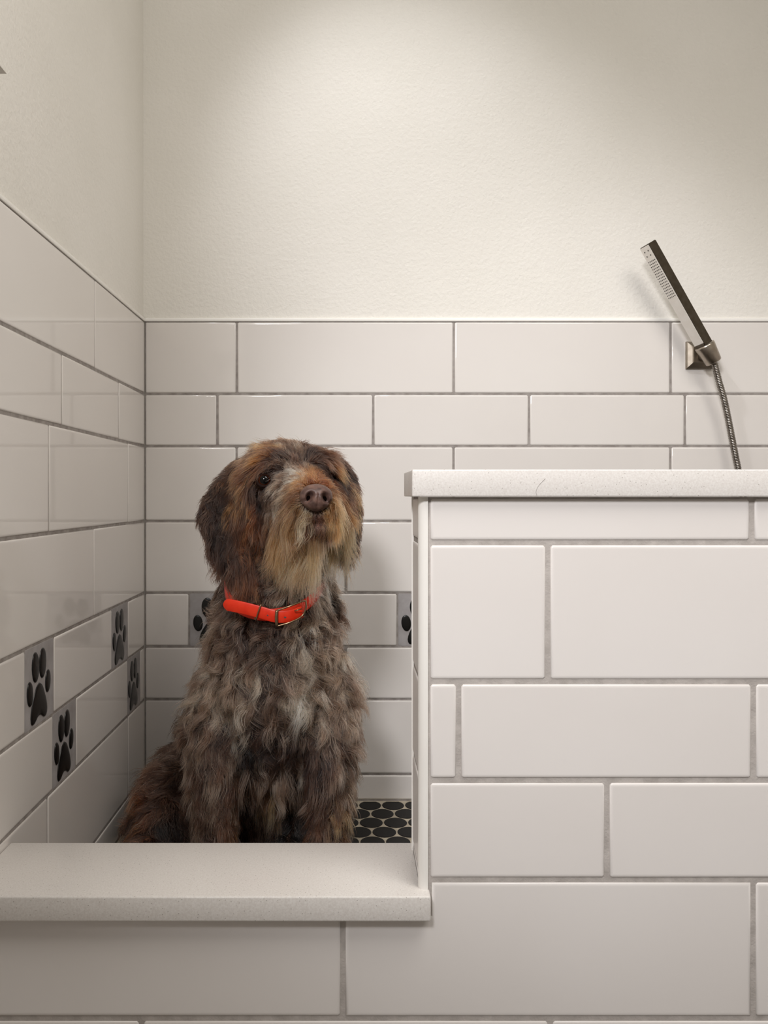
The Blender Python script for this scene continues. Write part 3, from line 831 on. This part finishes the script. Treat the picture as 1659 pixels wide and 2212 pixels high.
# combing: part, px, py, dx, dy, lift, length mm, curl mm, colour, second colour, share of second
CTRL = [
 # crown and forehead
 ('head', 650, 950, .35, -1, .5, 34, 3, 'brown', 'amber', .45), ('head', 612, 955, -.5, -.7, .4, 30, 3, 'brown', 'tan', .5),
 ('head', 565, 972, -.8, -.1, .3, 32, 4, 'umber', 'roan', .4), ('head', 515, 1005, -.6, .8, .2, 38, 4, 'dark', 'umber', .4),
 ('head', 690, 962, .8, -.35, .4, 42, 4, 'brown', 'amber', .35), ('head', 735, 990, .7, .6, .3, 44, 4, 'brown', 'amber', .4),
 ('head', 636, 985, -.1, -1, .2, 22, 2, 'umber', 'light', .35), ('head', 640, 1012, -.1, -1, .15, 15, 1, 'umber', 'roan', .5),
 ('head', 660, 990, .4, -.8, .25, 26, 2, 'umber', 'dark', .5), ('head', 610, 1000, -.5, -.5, .2, 20, 2, 'dark', 'umber', .5),
 # brows
 ('head', 598, 985, -.9, .1, .5, 44, 5, 'brown', 'amber', .5), ('head', 572, 998, -.85, .5, .5, 56, 5, 'brown', 'amber', .5),
 ('head', 548, 1020, -.5, .9, .35, 62, 5, 'umber', 'amber', .5), ('head', 530, 1060, -.25, 1, .25, 60, 6, 'umber', 'amber', .42),
 ('head', 690, 985, .8, .3, .5, 40, 4, 'umber', 'brown', .4), ('head', 718, 990, .65, .8, .5, 52, 4, 'brown', 'amber', .5),
 ('head', 738, 1025, .2, 1, .35, 50, 5, 'umber', 'amber', .55), ('head', 746, 1075, .05, 1, .25, 46, 5, 'umber', 'amber', .35),
 # eyes and bridge
 ('head', 571, 1040, -.6, .7, .05, 5, 0, 'dark', 'black', .3), ('head', 552, 1050, -.3, .9, .15, 20, 2, 'dark', 'umber', .3), ('head', 592, 1020, -.2, .2, .1, 8, 0, 'dark', 'umber', .4), ('head', 705, 1016, .6, .5, .3, 26, 1, 'black', 'dark', .5),
 ('head', 690, 1012, .3, .2, .2, 18, 0, 'dark', 'umber', .4), ('head', 722, 1030, .5, .7, .2, 24, 0, 'black', 'umber', .4),
 ('head', 640, 1032, -.5, -.6, .25, 20, 1, 'roan', 'pale', .45), ('head', 620, 1044, -.9, -.15, .25, 20, 1, 'roan', 'light', .40),
 ('head', 612, 1060, -.9, .35, .25, 28, 2, 'umber', 'light', .5), ('head', 655, 1048, -.6, .0, .15, 10, 0, 'amber', 'light', .4),
 ('head', 676, 1038, .0, -1, .1, 6, 0, 'rust', 'amber', .4), ('head', 700, 1042, .7, -.1, .1, 8, 0, 'rust', 'brown', .4),
 ('head', 590, 1078, -.55, .85, .15, 32, 2, 'umber', 'light', .3), ('head', 572, 1068, -.4, .9, .1, 16, 1, 'dark', 'umber', .5),
 # muzzle, moustache
 ('head', 645, 1076, -.8, .55, .2, 44, 3, 'brown', 'tan', .4), ('head', 628, 1092, -.75, .75, .25, 74, 6, 'brown', 'tan', .5),
 ('head', 608, 1115, -.55, .9, .3, 96, 8, 'tan', 'amber', .4), ('head', 642, 1106, -.6, .85, .28, 78, 9, 'tan', 'brown', .3),
 ('head', 662, 1108, -.4, .95, .22, 58, 7, 'cream', 'tan', .5), ('head', 600, 1150, -.25, 1, .3, 94, 8, 'amber', 'tan', .5),
 ('head', 688, 1112, .0, 1, .1, 15, 0, 'mauve', 'tan', .35), ('head', 708, 1104, .5, .85, .2, 40, 4, 'tan', 'amber', .4),
 ('head', 722, 1086, .8, .6, .25, 66, 5, 'amber', 'tan', .4), ('head', 735, 1108, .28, .95, .28, 102, 7, 'tan', 'cream', .5),
 ('head', 726, 1136, .12, 1, .25, 106, 8, 'cream', 'tan', .5), ('head', 742, 1150, .10, 1, .22, 98, 8, 'amber', 'tan', .4),
 # lips, chin and throat
 ('head', 690, 1126, .0, 1, .12, 15, 0, 'mauve', 'dark', .5), ('head', 664, 1136, -.2, 1, .1, 15, 0, 'dark', 'mauve', .4), ('head', 714, 1134, .2, 1, .1, 15, 0, 'dark', 'mauve', .4),
 ('head', 690, 1148, -.03, 1, .3, 108, 4, 'cream', 'tan', .4), ('head', 674, 1152, -.06, 1, .25, 104, 5, 'cream', 'tan', .4),
 ('head', 640, 1165, -.1, 1, .15, 54, 7, 'roan', 'tan', .4), ('head', 712, 1165, .05, 1, .15, 70, 6, 'tan', 'brown', .4),
 ('head', 652, 1152, -.1, 1, .05, 18, 2, 'dark', 'umber', .4), ('head', 718, 1152, .1, 1, .05, 18, 2, 'dark', 'umber', .4),  # dark hair colour paints the shaded gap between moustache and chin
 # cheeks
 ('head', 556, 1095, -.15, 1, .2, 58, 6, 'brown', 'rust', .5), ('head', 578, 1120, -.1, 1, .2, 50, 6, 'dark', 'brown', .5),
 ('head', 545, 1150, -.1, 1, .2, 58, 6, 'dark', 'rust', .4),
 # ears
 ('ear', 520, 1010, -.6, .8, .15, 24, 3, 'dark', 'umber', .4), ('ear', 470, 1065, -.5, .85, .12, 26, 3, 'dark', 'umber', .4),
 ('ear', 435, 1115, .25, 1, .12, 36, 4, 'dark', 'umber', .4), ('ear', 460, 1150, .45, 1, .10, 56, 7, 'dark', 'umber', .35),
 ('ear', 495, 1110, .1, 1, .2, 56, 6, 'dark', 'brown', .4), ('ear', 520, 1060, .0, 1, .2, 56, 5, 'dark', 'amber', .3),
 ('ear', 485, 1195, .4, 1, .10, 58, 7, 'dark', 'brown', .35), ('ear', 522, 1215, .1, 1, .12, 62, 5, 'brown', 'rust', .55), ('ear', 530, 1150, .1, 1, .2, 60, 6, 'umber', 'rust', .5),
 ('ear', 745, 1035, .4, 1, .15, 30, 3, 'umber', 'dark', .4), ('ear', 760, 1095, .05, 1, .12, 36, 4, 'dark', 'brown', .4), ('ear', 750, 1165, .15, 1, .15, 44, 5, 'dark', 'umber', .4),
 # neck and chest
 ('body', 480, 1255, -.7, .6, .45, 44, 6, 'dark', 'roan', .4), ('body', 470, 1300, -.8, .6, .5, 42, 7, 'dark', 'grey', .4), ('body', 715, 1255, .5, .8, .4, 40, 6, 'roan', 'light', .35), ('body', 500, 1270, -.3, .9, .2, 24, 4, 'dark', 'roan', .3), ('body', 560, 1260, -.2, 1, .2, 26, 5, 'dark', 'roan', .4),
 ('body', 620, 1250, 0, 1, .25, 34, 6, 'light', 'roan', .4), ('body', 690, 1250, .2, 1, .2, 34, 5, 'pale', 'roan', .4), ('body', 640, 1300, .1, 1, .25, 26, 6, 'umber', 'light', .3),
 ('body', 722, 1300, .6, .8, .45, 42, 7, 'roan', 'dark', .5), ('body', 455, 1330, -.7, .7, .4, 36, 7, 'roan', 'light', .4),
 ('body', 500, 1370, -.4, .9, .4, 49.28, 12.15, 'grey', 'umber', .4), ('body', 560, 1370, .4, .8, .4, 47.04, 13.5, 'roan', 'dark', .5), ('body', 600, 1380, -.1, .9, .35, 40.32, 12.15, 'roan', 'dark', .4),
 ('body', 650, 1375, .5, .7, .4, 49.28, 13.5, 'light', 'dark', .4), ('body', 710, 1370, .6, .7, .4, 47.04, 13.5, 'grey', 'umber', .4), ('body', 755, 1400, .8, .6, .45, 44.8, 10.8, 'light', 'roan', .4),
 ('body', 430, 1430, -.5, .9, .4, 44.8, 10.8, 'light', 'roan', .4), ('body', 490, 1450, -.1, 1, .35, 56, 12.15, 'light', 'grey', .5), ('body', 545, 1470, .5, .9, .4, 62.72, 14.85, 'light', 'roan', .45),
 ('body', 600, 1440, .5, .8, .35, 56, 14.85, 'roan', 'dark', .45), ('body', 640, 1470, .15, 1, .45, 78.4, 16.2, 'pale', 'light', .4), ('body', 610, 1510, .3, 1, .35, 67.2, 14.85, 'light', 'roan', .4),
 ('body', 690, 1460, -.3, .9, .4, 60.48, 16.2, 'grey', 'dark', .4), ('body', 735, 1480, .2, 1, .35, 56, 13.5, 'light', 'umber', .45), ('body', 770, 1480, .6, .8, .4, 47.04, 12.15, 'light', 'roan', .4),
 ('body', 690, 1530, .4, .9, .35, 56, 13.5, 'light', 'umber', .5), ('body', 425, 1540, -.3, 1, .35, 51.52, 10.8, 'grey', 'roan', .4), ('body', 500, 1550, -.1, 1, .3, 62.72, 13.5, 'light', 'umber', .5),
 ('body', 555, 1570, .1, 1, .2, 40, 9, 'dark', 'umber', .4), ('body', 610, 1580, .1, 1, .25, 54, 8, 'umber', 'dark', .4), ('body', 660, 1580, .2, 1, .25, 46, 8, 'umber', 'grey', .35),
 ('body', 600, 1640, 0, 1, .25, 66, 4.8, 'grey', 'umber', .4), ('body', 560, 1660, .05, 1, .25, 66, 4.8, 'grey', 'umber', .5), ('body', 640, 1660, 0, 1, .25, 66, 4.8, 'roan', 'light', .4),
 ('body', 590, 1730, 0, 1, .25, 68.2, 3.6, 'grey', 'tan', .3), ('body', 550, 1760, 0, 1, .2, 55, 3.6, 'umber', 'grey', .3), ('body', 640, 1740, 0, 1, .2, 59.4, 3.6, 'umber', 'grey', .3),
 ('body', 420, 1600, -.5, .8, .35, 46, 7, 'roan', 'umber', .4),
 ('body', 520, 1700, 0, 1, .15, 37.4, 2.4, 'black', 'dark', .5), ('body', 660, 1700, 0, 1, .15, 37.4, 2.4, 'black', 'dark', .5), ('body', 600, 1600, .1, 1, .2, 44, 8, 'dark', 'umber', .4), ('body', 540, 1610, .1, 1, .2, 40, 8, 'black', 'umber', .4),  # black at the belly's edges paints the shaded gaps beside the legs
 # legs
 ('leg', 470, 1490, -.2, 1, .35, 52, 9, 'light', 'roan', .5), ('leg', 460, 1560, -.1, 1, .3, 54, 9, 'grey', 'umber', .5), ('leg', 445, 1640, -.12, 1, .25, 50.6, 4.2, 'umber', 'grey', .35),
 ('leg', 480, 1650, .05, 1, .25, 52.8, 4.2, 'brown', 'grey', .4), ('leg', 460, 1730, .0, 1, .25, 48.4, 4.2, 'brown', 'grey', .4), ('leg', 440, 1790, -.1, 1, .2, 39.6, 3.6, 'umber', 'grey', .35), ('leg', 485, 1800, .15, 1, .2, 39.6, 3.6, 'brown', 'amber', .3),
 ('leg', 715, 1490, .3, .9, .35, 50, 9, 'light', 'roan', .5), ('leg', 735, 1570, .3, 1, .3, 48, 8, 'grey', 'umber', .5), ('leg', 700, 1640, -.05, 1, .25, 50.6, 4.2, 'umber', 'brown', .4),
 ('leg', 730, 1660, .2, 1, .25, 46.2, 4.2, 'roan', 'grey', .4), ('leg', 700, 1740, .0, 1, .25, 44, 3.6, 'brown', 'roan', .4), ('leg', 735, 1750, .15, 1, .25, 39.6, 3.6, 'roan', 'tan', .4), ('leg', 700, 1810, 0, 1, .2, 37.4, 3.6, 'brown', 'roan', .4), ('leg', 735, 1810, .1, 1, .2, 35.2, 3.6, 'grey', 'brown', .4),
 # haunches
 ('haunch', 400, 1640, -.5, .6, .4, 50, 8, 'roan', 'umber', .5), ('haunch', 340, 1690, -.7, .4, .4, 46, 9, 'brown', 'umber', .4), ('haunch', 300, 1750, -.7, .6, .3, 44, 8, 'umber', 'rust', .3),
 ('haunch', 380, 1720, -.2, 1, .3, 46, 9, 'umber', 'brown', .4), ('haunch', 290, 1800, -.4, 1, .25, 40, 8, 'umber', 'rust', .25), ('haunch', 370, 1790, -.1, 1, .25, 42, 8, 'dark', 'brown', .4),
 ('haunch', 640, 1780, 0, 1, .2, 34, 6, 'dark', 'black', .5), ('haunch', 560, 1790, 0, 1, .2, 30, 5, 'black', 'dark', .5),  # near-black fur paints the shade between the front legs
]
PARTS = ['head', 'ear', 'body', 'leg', 'haunch']
ec = np.array([tuple(c) for c, r, p in ELL]); er = np.array([tuple(r) for c, r, p in ELL]); ep = np.array([PARTS.index(p) for c, r, p in ELL])
def sdf(P, want=False):
    best = np.full(len(P), 9.0); who = np.zeros(len(P), int)
    for i in range(len(ec)):
        q = P - ec[i]
        near = np.abs(q).max(1) < er[i].max() + 0.12
        if not near.any(): continue
        qq = q[near]; k = np.linalg.norm(qq / er[i], axis=1) + 1e-6
        d = np.linalg.norm(qq, axis=1) * (1 - 1 / k)
        idx = np.nonzero(near)[0]
        m_ = d < best[idx]
        best[idx[m_]] = d[m_]; who[idx[m_]] = ep[i]
    return (best, who) if want else best

# the same distance on a grid, for quick look-up
GS = 0.006
g0 = (ec - er).min(0) - 0.05; g1 = (ec + er).max(0) + 0.05
gn = np.ceil((g1 - g0) / GS).astype(int) + 1
gx, gy, gz_ = np.meshgrid(*[g0[i] + GS * np.arange(gn[i]) for i in range(3)], indexing='ij')
GRID = np.full(tuple(gn), 0.2)
for i in range(len(ec)):
    a = np.maximum(((ec[i] - er[i] - 0.06 - g0) / GS).astype(int), 0); z = np.minimum(((ec[i] + er[i] + 0.06 - g0) / GS).astype(int) + 2, gn)
    sl = tuple(slice(a[k], z[k]) for k in range(3))
    qx, qy, qz = gx[sl] - ec[i][0], gy[sl] - ec[i][1], gz_[sl] - ec[i][2]
    kk = np.sqrt((qx / er[i][0]) ** 2 + (qy / er[i][1]) ** 2 + (qz / er[i][2]) ** 2) + 1e-6
    GRID[sl] = np.minimum(GRID[sl], np.sqrt(qx * qx + qy * qy + qz * qz) * (1 - 1 / kk))
def sdfg(P):
    f = np.clip((P - g0) / GS, 0, gn - 1.001)
    i = f.astype(int); w_ = f - i
    r_ = 0
    for dx in (0, 1):
        for dy in (0, 1):
            for dz in (0, 1):
                r_ = r_ + GRID[i[:, 0] + dx, i[:, 1] + dy, i[:, 2] + dz] * (w_[:, 0] if dx else 1 - w_[:, 0]) * (w_[:, 1] if dy else 1 - w_[:, 1]) * (w_[:, 2] if dz else 1 - w_[:, 2])
    return r_

nv = len(body_me.vertices)
co = np.empty(nv * 3); body_me.vertices.foreach_get('co', co); co = co.reshape(-1, 3)
no = np.empty(nv * 3); body_me.vertices.foreach_get('normal', no); no = no.reshape(-1, 3)
body_me.calc_loop_triangles()
tri = np.empty(len(body_me.loop_triangles) * 3, int); body_me.loop_triangles.foreach_get('vertices', tri); tri = tri.reshape(-1, 3)
A, B, Cc = co[tri[:, 0]], co[tri[:, 1]], co[tri[:, 2]]
area = 0.5 * np.linalg.norm(np.cross(B - A, Cc - A), axis=1)
ctr = (A + B + Cc) / 3
_, tpart = sdf(ctr, True)
tn = no[tri].mean(1); tn /= np.linalg.norm(tn, axis=1)[:, None]
dens = np.array([52e4, 46e4, 27e4, 28e4, 25e4])[tpart]
dens = dens * np.where(tn[:, 1] > 0.35, 0.30, 1.0) * np.where(ctr[:, 2] < Z_FLOOR + 0.02, 0.2, 1.0)
wgt = area * dens
NS = int(wgt.sum())
pick = rng.choice(len(tri), NS, p=wgt / wgt.sum())
u = rng.random(NS); v = rng.random(NS); fl = u + v > 1; u[fl] = 1 - u[fl]; v[fl] = 1 - v[fl]
R0 = A[pick] + (B[pick] - A[pick]) * u[:, None] + (Cc[pick] - A[pick]) * v[:, None]
N0 = no[tri[pick, 0]] * (1 - u - v)[:, None] + no[tri[pick, 1]] * u[:, None] + no[tri[pick, 2]] * v[:, None]
N0 /= np.linalg.norm(N0, axis=1)[:, None]
_, part = sdf(R0, True)

# keep clear: nose, eyes, collar band
NCOL = np.array(W(597, 1300, 1.545)); 
COLLAR_C = np.array(W(597, 1290, 1.54)) + np.array((0, 0, 0.026)); COLLAR_N = np.array((0.0, -0.387, 0.922))
def near_pt(p, r): return np.linalg.norm(R0 - np.array(p), axis=1) < r
keep = ~near_pt(nose_c + nf * 0.004, 0.0225) & ~near_pt(EYE_L, 0.0138) & ~near_pt(EYE_R, 0.012)
hc = (R0 - COLLAR_C) @ COLLAR_N
front_ = (VX + R0[:, 0] * FPX / R0[:, 1] > 492) & (VX + R0[:, 0] * FPX / R0[:, 1] < 662) & (N0[:, 1] < 0)
on_collar = (hc > -0.012) & (hc < 0.003) & (part == 2) & front_
keep &= ~on_collar
R0, N0, part, hc = R0[keep], N0[keep], part[keep], hc[keep]
NS = len(R0)

# comb the strands
px = VX + R0[:, 0] * FPX / R0[:, 1]; py = VY - (R0[:, 2] - EYE) * FPX / R0[:, 1]
flow = np.zeros((NS, 3)); lift = np.zeros(NS); leng = np.zeros(NS); curl = np.zeros(NS); c1 = np.zeros((NS, 3)); c2 = np.zeros((NS, 3)); shr = np.zeros(NS)
for pi_, pn in enumerate(PARTS):
    m_ = np.nonzero(part == pi_)[0]
    cs = [c for c in CTRL if c[0] == pn]
    wts = []
    for c in cs:
        d2 = (px[m_] - c[1]) ** 2 + (py[m_] - c[2]) ** 2
        wts.append(1.0 / (d2 + 90.0) ** 1.9)
    wts = np.array(wts); wts /= wts.sum(0)
    wt2 = wts ** 1.8; wt2 /= wt2.sum(0)
    for w_, w2, c in zip(wts, wt2, cs):
        fd = np.array((c[3], 0, -c[4])); fd = fd / np.linalg.norm(fd)
        flow[m_] += w_[:, None] * fd; lift[m_] += w_ * c[5]; leng[m_] += w_ * c[6] / 1000; curl[m_] += w_ * c[7] / 1000
        c1[m_] += w2[:, None] * CC[c[8]]; c2[m_] += w2[:, None] * CC[c[9]]; shr[m_] += w_ * c[10]
flow /= np.linalg.norm(flow, axis=1)[:, None] + 1e-6
# lay the flow on the skin
tang = flow - N0 * (flow * N0).sum(1)[:, None]
tl = np.linalg.norm(tang, axis=1)
tang = tang / np.maximum(tl, 0.15)[:, None]
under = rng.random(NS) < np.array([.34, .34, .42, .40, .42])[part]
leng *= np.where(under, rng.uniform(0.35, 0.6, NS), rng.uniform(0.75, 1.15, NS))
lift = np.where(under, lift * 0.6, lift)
above = (hc > 0) & (hc < 0.05) & (part == 2) & (px > 492) & (px < 662)
leng[above] = np.minimum(leng[above], 0.020 + 0.35 * hc[above])

# locks
per_lock = np.array([50, 50, 62, 56, 56])
LK = np.zeros(NS, int)
lock_roots = []
for pi_ in range(5):
    m_ = np.nonzero(part == pi_)[0]
    if len(m_) == 0: continue
    nl = max(1, len(m_) // per_lock[pi_])
    li = rng.choice(m_, nl, replace=False)
    kd = KDTree(nl)
    for k, q in enumerate(li): kd.insert(R0[q], k)
    kd.balance()
    LK[m_] = li[[kd.find(R0[q])[1] for q in m_]]
K = 11
T = np.linspace(0, 1, K)
lk_ang = rng.uniform(0, 2 * math.pi, NS); lk_ph = rng.uniform(0, 2 * math.pi, NS); lk_fr = rng.uniform(0.5, 1.25, NS)
lk_dir = rng.normal(0, 0.30, (NS, 3)); lk_len = rng.uniform(0.8, 1.15, NS); lk_amp = rng.uniform(0.4, 1.5, NS); lk_sh = rng.random(NS); lk_val = rng.normal(0, 1, NS)
wild = np.where(part == 2, 1.0, np.where(part == 0, 0.45, np.where(part == 1, 0.4, 0.75)))

def grow(R, N, tg, lf, ln, ids, own):
    """integrate strands; ids select the lock parameters, own adds a frizz of each strand"""
    n_ = len(R)
    d0 = N * lf[:, None] + tg * (1 - lf * 0.5)[:, None] + lk_dir[ids] * wild[ids][:, None] + own
    d0 /= np.linalg.norm(d0, axis=1)[:, None]
    side = np.cross(d0, N); side /= np.linalg.norm(side, axis=1)[:, None] + 1e-6
    up2 = np.cross(side, d0)
    Q = np.zeros((n_, K, 3)); Q[:, 0] = R
    grav = np.array((0, 0, -1.0))
    d = d0.copy()
    seg = ln / (K - 1)
    for k in range(1, K):
        d = d + grav * 0.10 * (ln / 0.06)[:, None]
        d /= np.linalg.norm(d, axis=1)[:, None]
        Q[:, k] = Q[:, k - 1] + d * seg[:, None]
    amp = (curl[ids] * lk_amp[ids])[:, None] * (T ** 1.3)[None, :]
    phs = lk_ph[ids][:, None] + 2 * math.pi * lk_fr[ids][:, None] * T[None, :] * np.clip(ln / 0.045, 0.5, 1.6)[:, None]
    Q += side[:, None, :] * (amp * (np.sin(phs) - np.sin(lk_ph[ids])[:, None]))[:, :, None]
    Q += up2[:, None, :] * (amp * 0.6 * (np.cos(phs) - np.cos(lk_ph[ids])[:, None]))[:, :, None]
    return Q
own = rng.normal(0, 0.13, (NS, 3))
ln_ = leng * lk_len[LK]
Q = grow(R0, N0, tang, lift, ln_, LK, own)
QL = grow(R0[LK], N0[LK], tang[LK], lift[LK], ln_, LK, own * 0.25)
cl = np.array([0.80, 0.78, 0.80, 0.78, 0.76])[part] * rng.uniform(0.45, 1.15, NS)
cl = np.clip(cl, 0, 0.95)
mixw = (cl[:, None] * (T ** 0.9)[None, :])[:, :, None]
Q = Q * (1 - mixw) + QL * mixw
# fine frizz
fr = rng.normal(0, 1, (NS, 3)); f2 = rng.normal(0, 1, (NS, 3))
Q += fr[:, None, :] * (0.0016 * (T ** 1.6))[None, :, None] + f2[:, None, :] * (0.0010 * np.sin(T * 5.0))[None, :, None]
# stray hairs
# stay outside the body, lying in layers
for it in range(2):
    flat = Q[:, 1:].reshape(-1, 3)
    d = sdfg(flat)
    need = (0.0015 + 0.010 * (rng.random(NS)[:, None] ** 1.5) * T[None, 1:]).reshape(-1)
    push = np.clip(need - d, 0, 0.05)
    # outward direction from the SDF gradient, sampled by root normal mixed with away-from-centre
    g = np.repeat(N0[:, None, :], K - 1, axis=1).reshape(-1, 3)
    mm = push > 1e-5
    e = 0.004
    pf = flat[mm]; dd = d[mm]
    gr = np.stack([sdfg(pf + np.array(ax_)) - dd for ax_ in ((e, 0, 0), (0, e, 0), (0, 0, e))], 1)
    gl = np.linalg.norm(gr, axis=1)[:, None]
    gr = np.where(gl > 1e-5, gr / np.maximum(gl, 1e-5), g[mm])
    flat[mm] = pf + gr * push[mm][:, None]
    Q[:, 1:] = flat.reshape(NS, K - 1, 3)
# keep clear of walls and floor
Q[:, :, 0] = np.maximum(Q[:, :, 0], XL + 0.002); Q[:, :, 2] = np.maximum(Q[:, :, 2], Z_FLOOR + 0.001)
Q[:, 1:-1] = 0.5 * Q[:, 1:-1] + 0.25 * (Q[:, :-2] + Q[:, 2:])
# hair under the strap is pressed down: leave out strands that would cross the collar front
# nothing hangs across the open eye
fe = Q - np.array(EYE_L)
across = ((np.hypot(fe[:, :, 0] + 0.06 * fe[:, :, 1], fe[:, :, 2]) < 0.0100) & (fe[:, :, 1] < 0.004)).any(1)
alive = ~(across & (rng.random(NS) > 0.04))
# colour
s_ = ((0.8 * lk_sh[LK] + 0.2 * rng.random(NS)) < shr).astype(float)[:, None]
s_ = np.clip(s_ * 0.9 + 0.05, 0, 1)
col = c1 * (1 - s_) + c2 * s_
col *= np.exp(0.28 * lk_val[LK] + rng.normal(0, 0.30, NS))[:, None]
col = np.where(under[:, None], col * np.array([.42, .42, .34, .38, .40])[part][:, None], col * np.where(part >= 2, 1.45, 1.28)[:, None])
white = (rng.random(NS) < 0.06) & (part >= 2) & ~under
col[white] = CC['pale'] * rng.uniform(0.7, 1.0, (white.sum(), 1))
col = np.clip(col, 0.004, 0.8)

fur_m = bpy.data.materials.new('fur'); fur_m.use_nodes = True
n, l = fur_m.node_tree.nodes, fur_m.node_tree.links
n.clear()
out = n.new('ShaderNodeOutputMaterial'); at = n.new('ShaderNodeAttribute'); at.attribute_name = 'hair_color'
hb = n.new('ShaderNodeBsdfHairPrincipled'); hb.model = 'CHIANG'; hb.parametrization = 'COLOR'
hb.inputs['Roughness'].default_value = 0.38; hb.inputs['Radial Roughness'].default_value = 0.6
hb.inputs['Coat'].default_value = 0.0
l.new(at.outputs['Color'], hb.inputs['Color']); l.new(hb.outputs[0], out.inputs[0])

def fur_object(name, sel, rad0):
    idx = np.nonzero(sel)[0]
    hcv = bpy.data.hair_curves.new(name)
    hcv.add_curves([K] * len(idx))
    hcv.points.foreach_set('position', np.ascontiguousarray(Q[idx], dtype=np.float32).reshape(-1))
    ra = hcv.attributes.get('radius') or hcv.attributes.new('radius', 'FLOAT', 'POINT')
    prof = np.interp(T, [0, .15, .7, 1], [.8, 1, .8, .22])
    rr = (rad0 * rng.uniform(0.7, 1.25, len(idx)))[:, None] * prof[None, :]
    ra.data.foreach_set('value', rr.astype(np.float32).reshape(-1))
    ca = hcv.attributes.new('hair_color', 'FLOAT_COLOR', 'CURVE')
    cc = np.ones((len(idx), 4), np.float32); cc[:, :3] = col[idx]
    ca.data.foreach_set('color', cc.reshape(-1))
    hcv.materials.append(fur_m)
    o = link(bpy.data.objects.new(name, hcv), dog)
    o['kind'] = 'stuff'
    return o
fur_object('head_fur', alive & (part == 0), 0.00030)['label'] = 'brown and tan whiskery head fur with a long beard'
fur_object('ear_fur', alive & (part == 1), 0.00030)['label'] = 'dark brown silky ear fur'
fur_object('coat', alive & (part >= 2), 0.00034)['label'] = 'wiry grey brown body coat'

# ------------------------------------------------------------------ the collar
collar = empty('dog_collar', COLLAR_C)
tag(collar, 'bright orange buckled dog collar with a loose strap end', 'collar')
def strap(pts, hgt, thick, name, matl, parent, updirs=None, closed=False, taper=None):
    """flat band along pts, hgt high and thick through"""
    m_ = len(pts); V, F = [], []
    cen = Vector(COLLAR_C)
    for i, p in enumerate(pts):
        t = (pts[(i + 1) % m_] - pts[i - 1]) if closed else (pts[min(i + 1, m_ - 1)] - pts[max(i - 1, 0)])
        t.normalize()
        o_ = (p - cen); o_ = (o_ - t * o_.dot(t)); o_.z *= 0.3; o_.normalize()
        up_ = o_.cross(t).normalized()
        if up_.z < 0: up_ = -up_
        o_ = t.cross(up_)
        if o_.dot(p - cen) < 0: o_ = -o_
        h = hgt * (taper[i] if taper else 1.0) / 2
        hh = thick / 2
        for du, do in ((-h, -hh), (-h, hh * .6), (-h + min(h * .12, .001), hh), (h - min(h * .12, .001), hh), (h, hh * .6), (h, -hh)):
            V.append(p + up_ * du + o_ * do)
    for i in range(m_ if closed else m_ - 1):
        j = (i + 1) % m_
        for k in range(6):
            q = (k + 1) % 6
            F.append((i * 6 + k, i * 6 + q, j * 6 + q, j * 6 + k))
    if not closed: F += [tuple(range(6)), tuple((m_ - 1) * 6 + k for k in range(6))]
    bm = bmesh.new(); vs = [bm.verts.new(v) for v in V]
    for f in F: bm.faces.new([vs[i] for i in f])
    bmesh.ops.recalc_face_normals(bm, faces=bm.faces)
    o = bm_obj(name, bm, matl, parent, smooth=True)
    try: o.data.set_sharp_from_angle(angle=math.radians(45))
    except Exception: pass
    return o
ring = []
for k in range(64):
    a = 2 * math.pi * k / 64
    x, y = math.sin(a) * 0.083 - 0.004, -math.cos(a) * 0.106
    ring.append(Vector(COLLAR_C) + Vector((x, y, 0.42 * y + 0.002)))
strap(ring, 0.0195, 0.0035, 'strap', M['orange'], collar, closed=True)
tabp = catmull([W(483, 1305, 1.432), W(500, 1308, 1.426), W(525, 1313, 1.421), W(560, 1322, 1.416), W(598, 1332, 1.413), W(630, 1330, 1.416), W(652, 1321, 1.426)], 8)
nt = len(tabp)
tp = [min(1.0, math.sqrt(max(0.0, 1 - (1 - min(i / 9.0, 1.0)) ** 2)) + 0.12) for i in range(nt)]
loose = strap(tabp, 0.0192, 0.003, 'strap_end', M['orange'], collar, taper=tp)
bk = catmull([W(598, 1319, 1.410), W(630, 1308, 1.410), W(656, 1298, 1.418), W(661, 1302, 1.419), W(660, 1316, 1.419), W(652, 1331, 1.418), W(630, 1343, 1.410), W(604, 1351, 1.409), W(598, 1350, 1.409), W(596, 1335, 1.408), W(598, 1319, 1.410)], 6)
V, F = tube_mesh(bk[:-1], 0.0014, 8, closed=True)
mesh_obj('buckle', V, F, M['brass'], collar, smooth=True)
bar = [W(598, 1319, 1.4085), W(597, 1335, 1.4075), W(598, 1351, 1.4085)]
V, F = tube_mesh(catmull(bar, 6), 0.0026, 8)
mesh_obj('buckle_bar', V, F, M['brass'], collar, smooth=True)
V, F = tube_mesh([W(636, 1320, 1.4115), W(652, 1315, 1.414)], 0.0010, 8)
mesh_obj('prong', V, F, M['brass'], collar, smooth=True)
kp = catmull([W(564, 1306, 1.4125), W(560, 1316, 1.4115), W(556, 1328, 1.4115), W(553, 1338, 1.413), W(551, 1336, 1.419), W(556, 1322, 1.4215), W(562, 1307, 1.419), W(564, 1306, 1.4125)], 5)
V, F = tube_mesh(kp[:-1], 0.0013, 8, closed=True)
mesh_obj('keeper_loop', V, F, M['brass'], collar, smooth=True)
for hx_, hy_, hY in ((579, 1329, 1.4125), (616, 1333.5, 1.4120)):
    c = W(hx_, hy_, hY)
    V = [c + Vector((0.0020 * math.cos(a), 0.0006 * math.sin(a + 1), 0.0012 * math.sin(a))) for a in [2 * math.pi * k / 12 for k in range(12)]]
    mesh_obj('strap_hole', V, [tuple(range(12))[::-1]], M['hole'], loose)
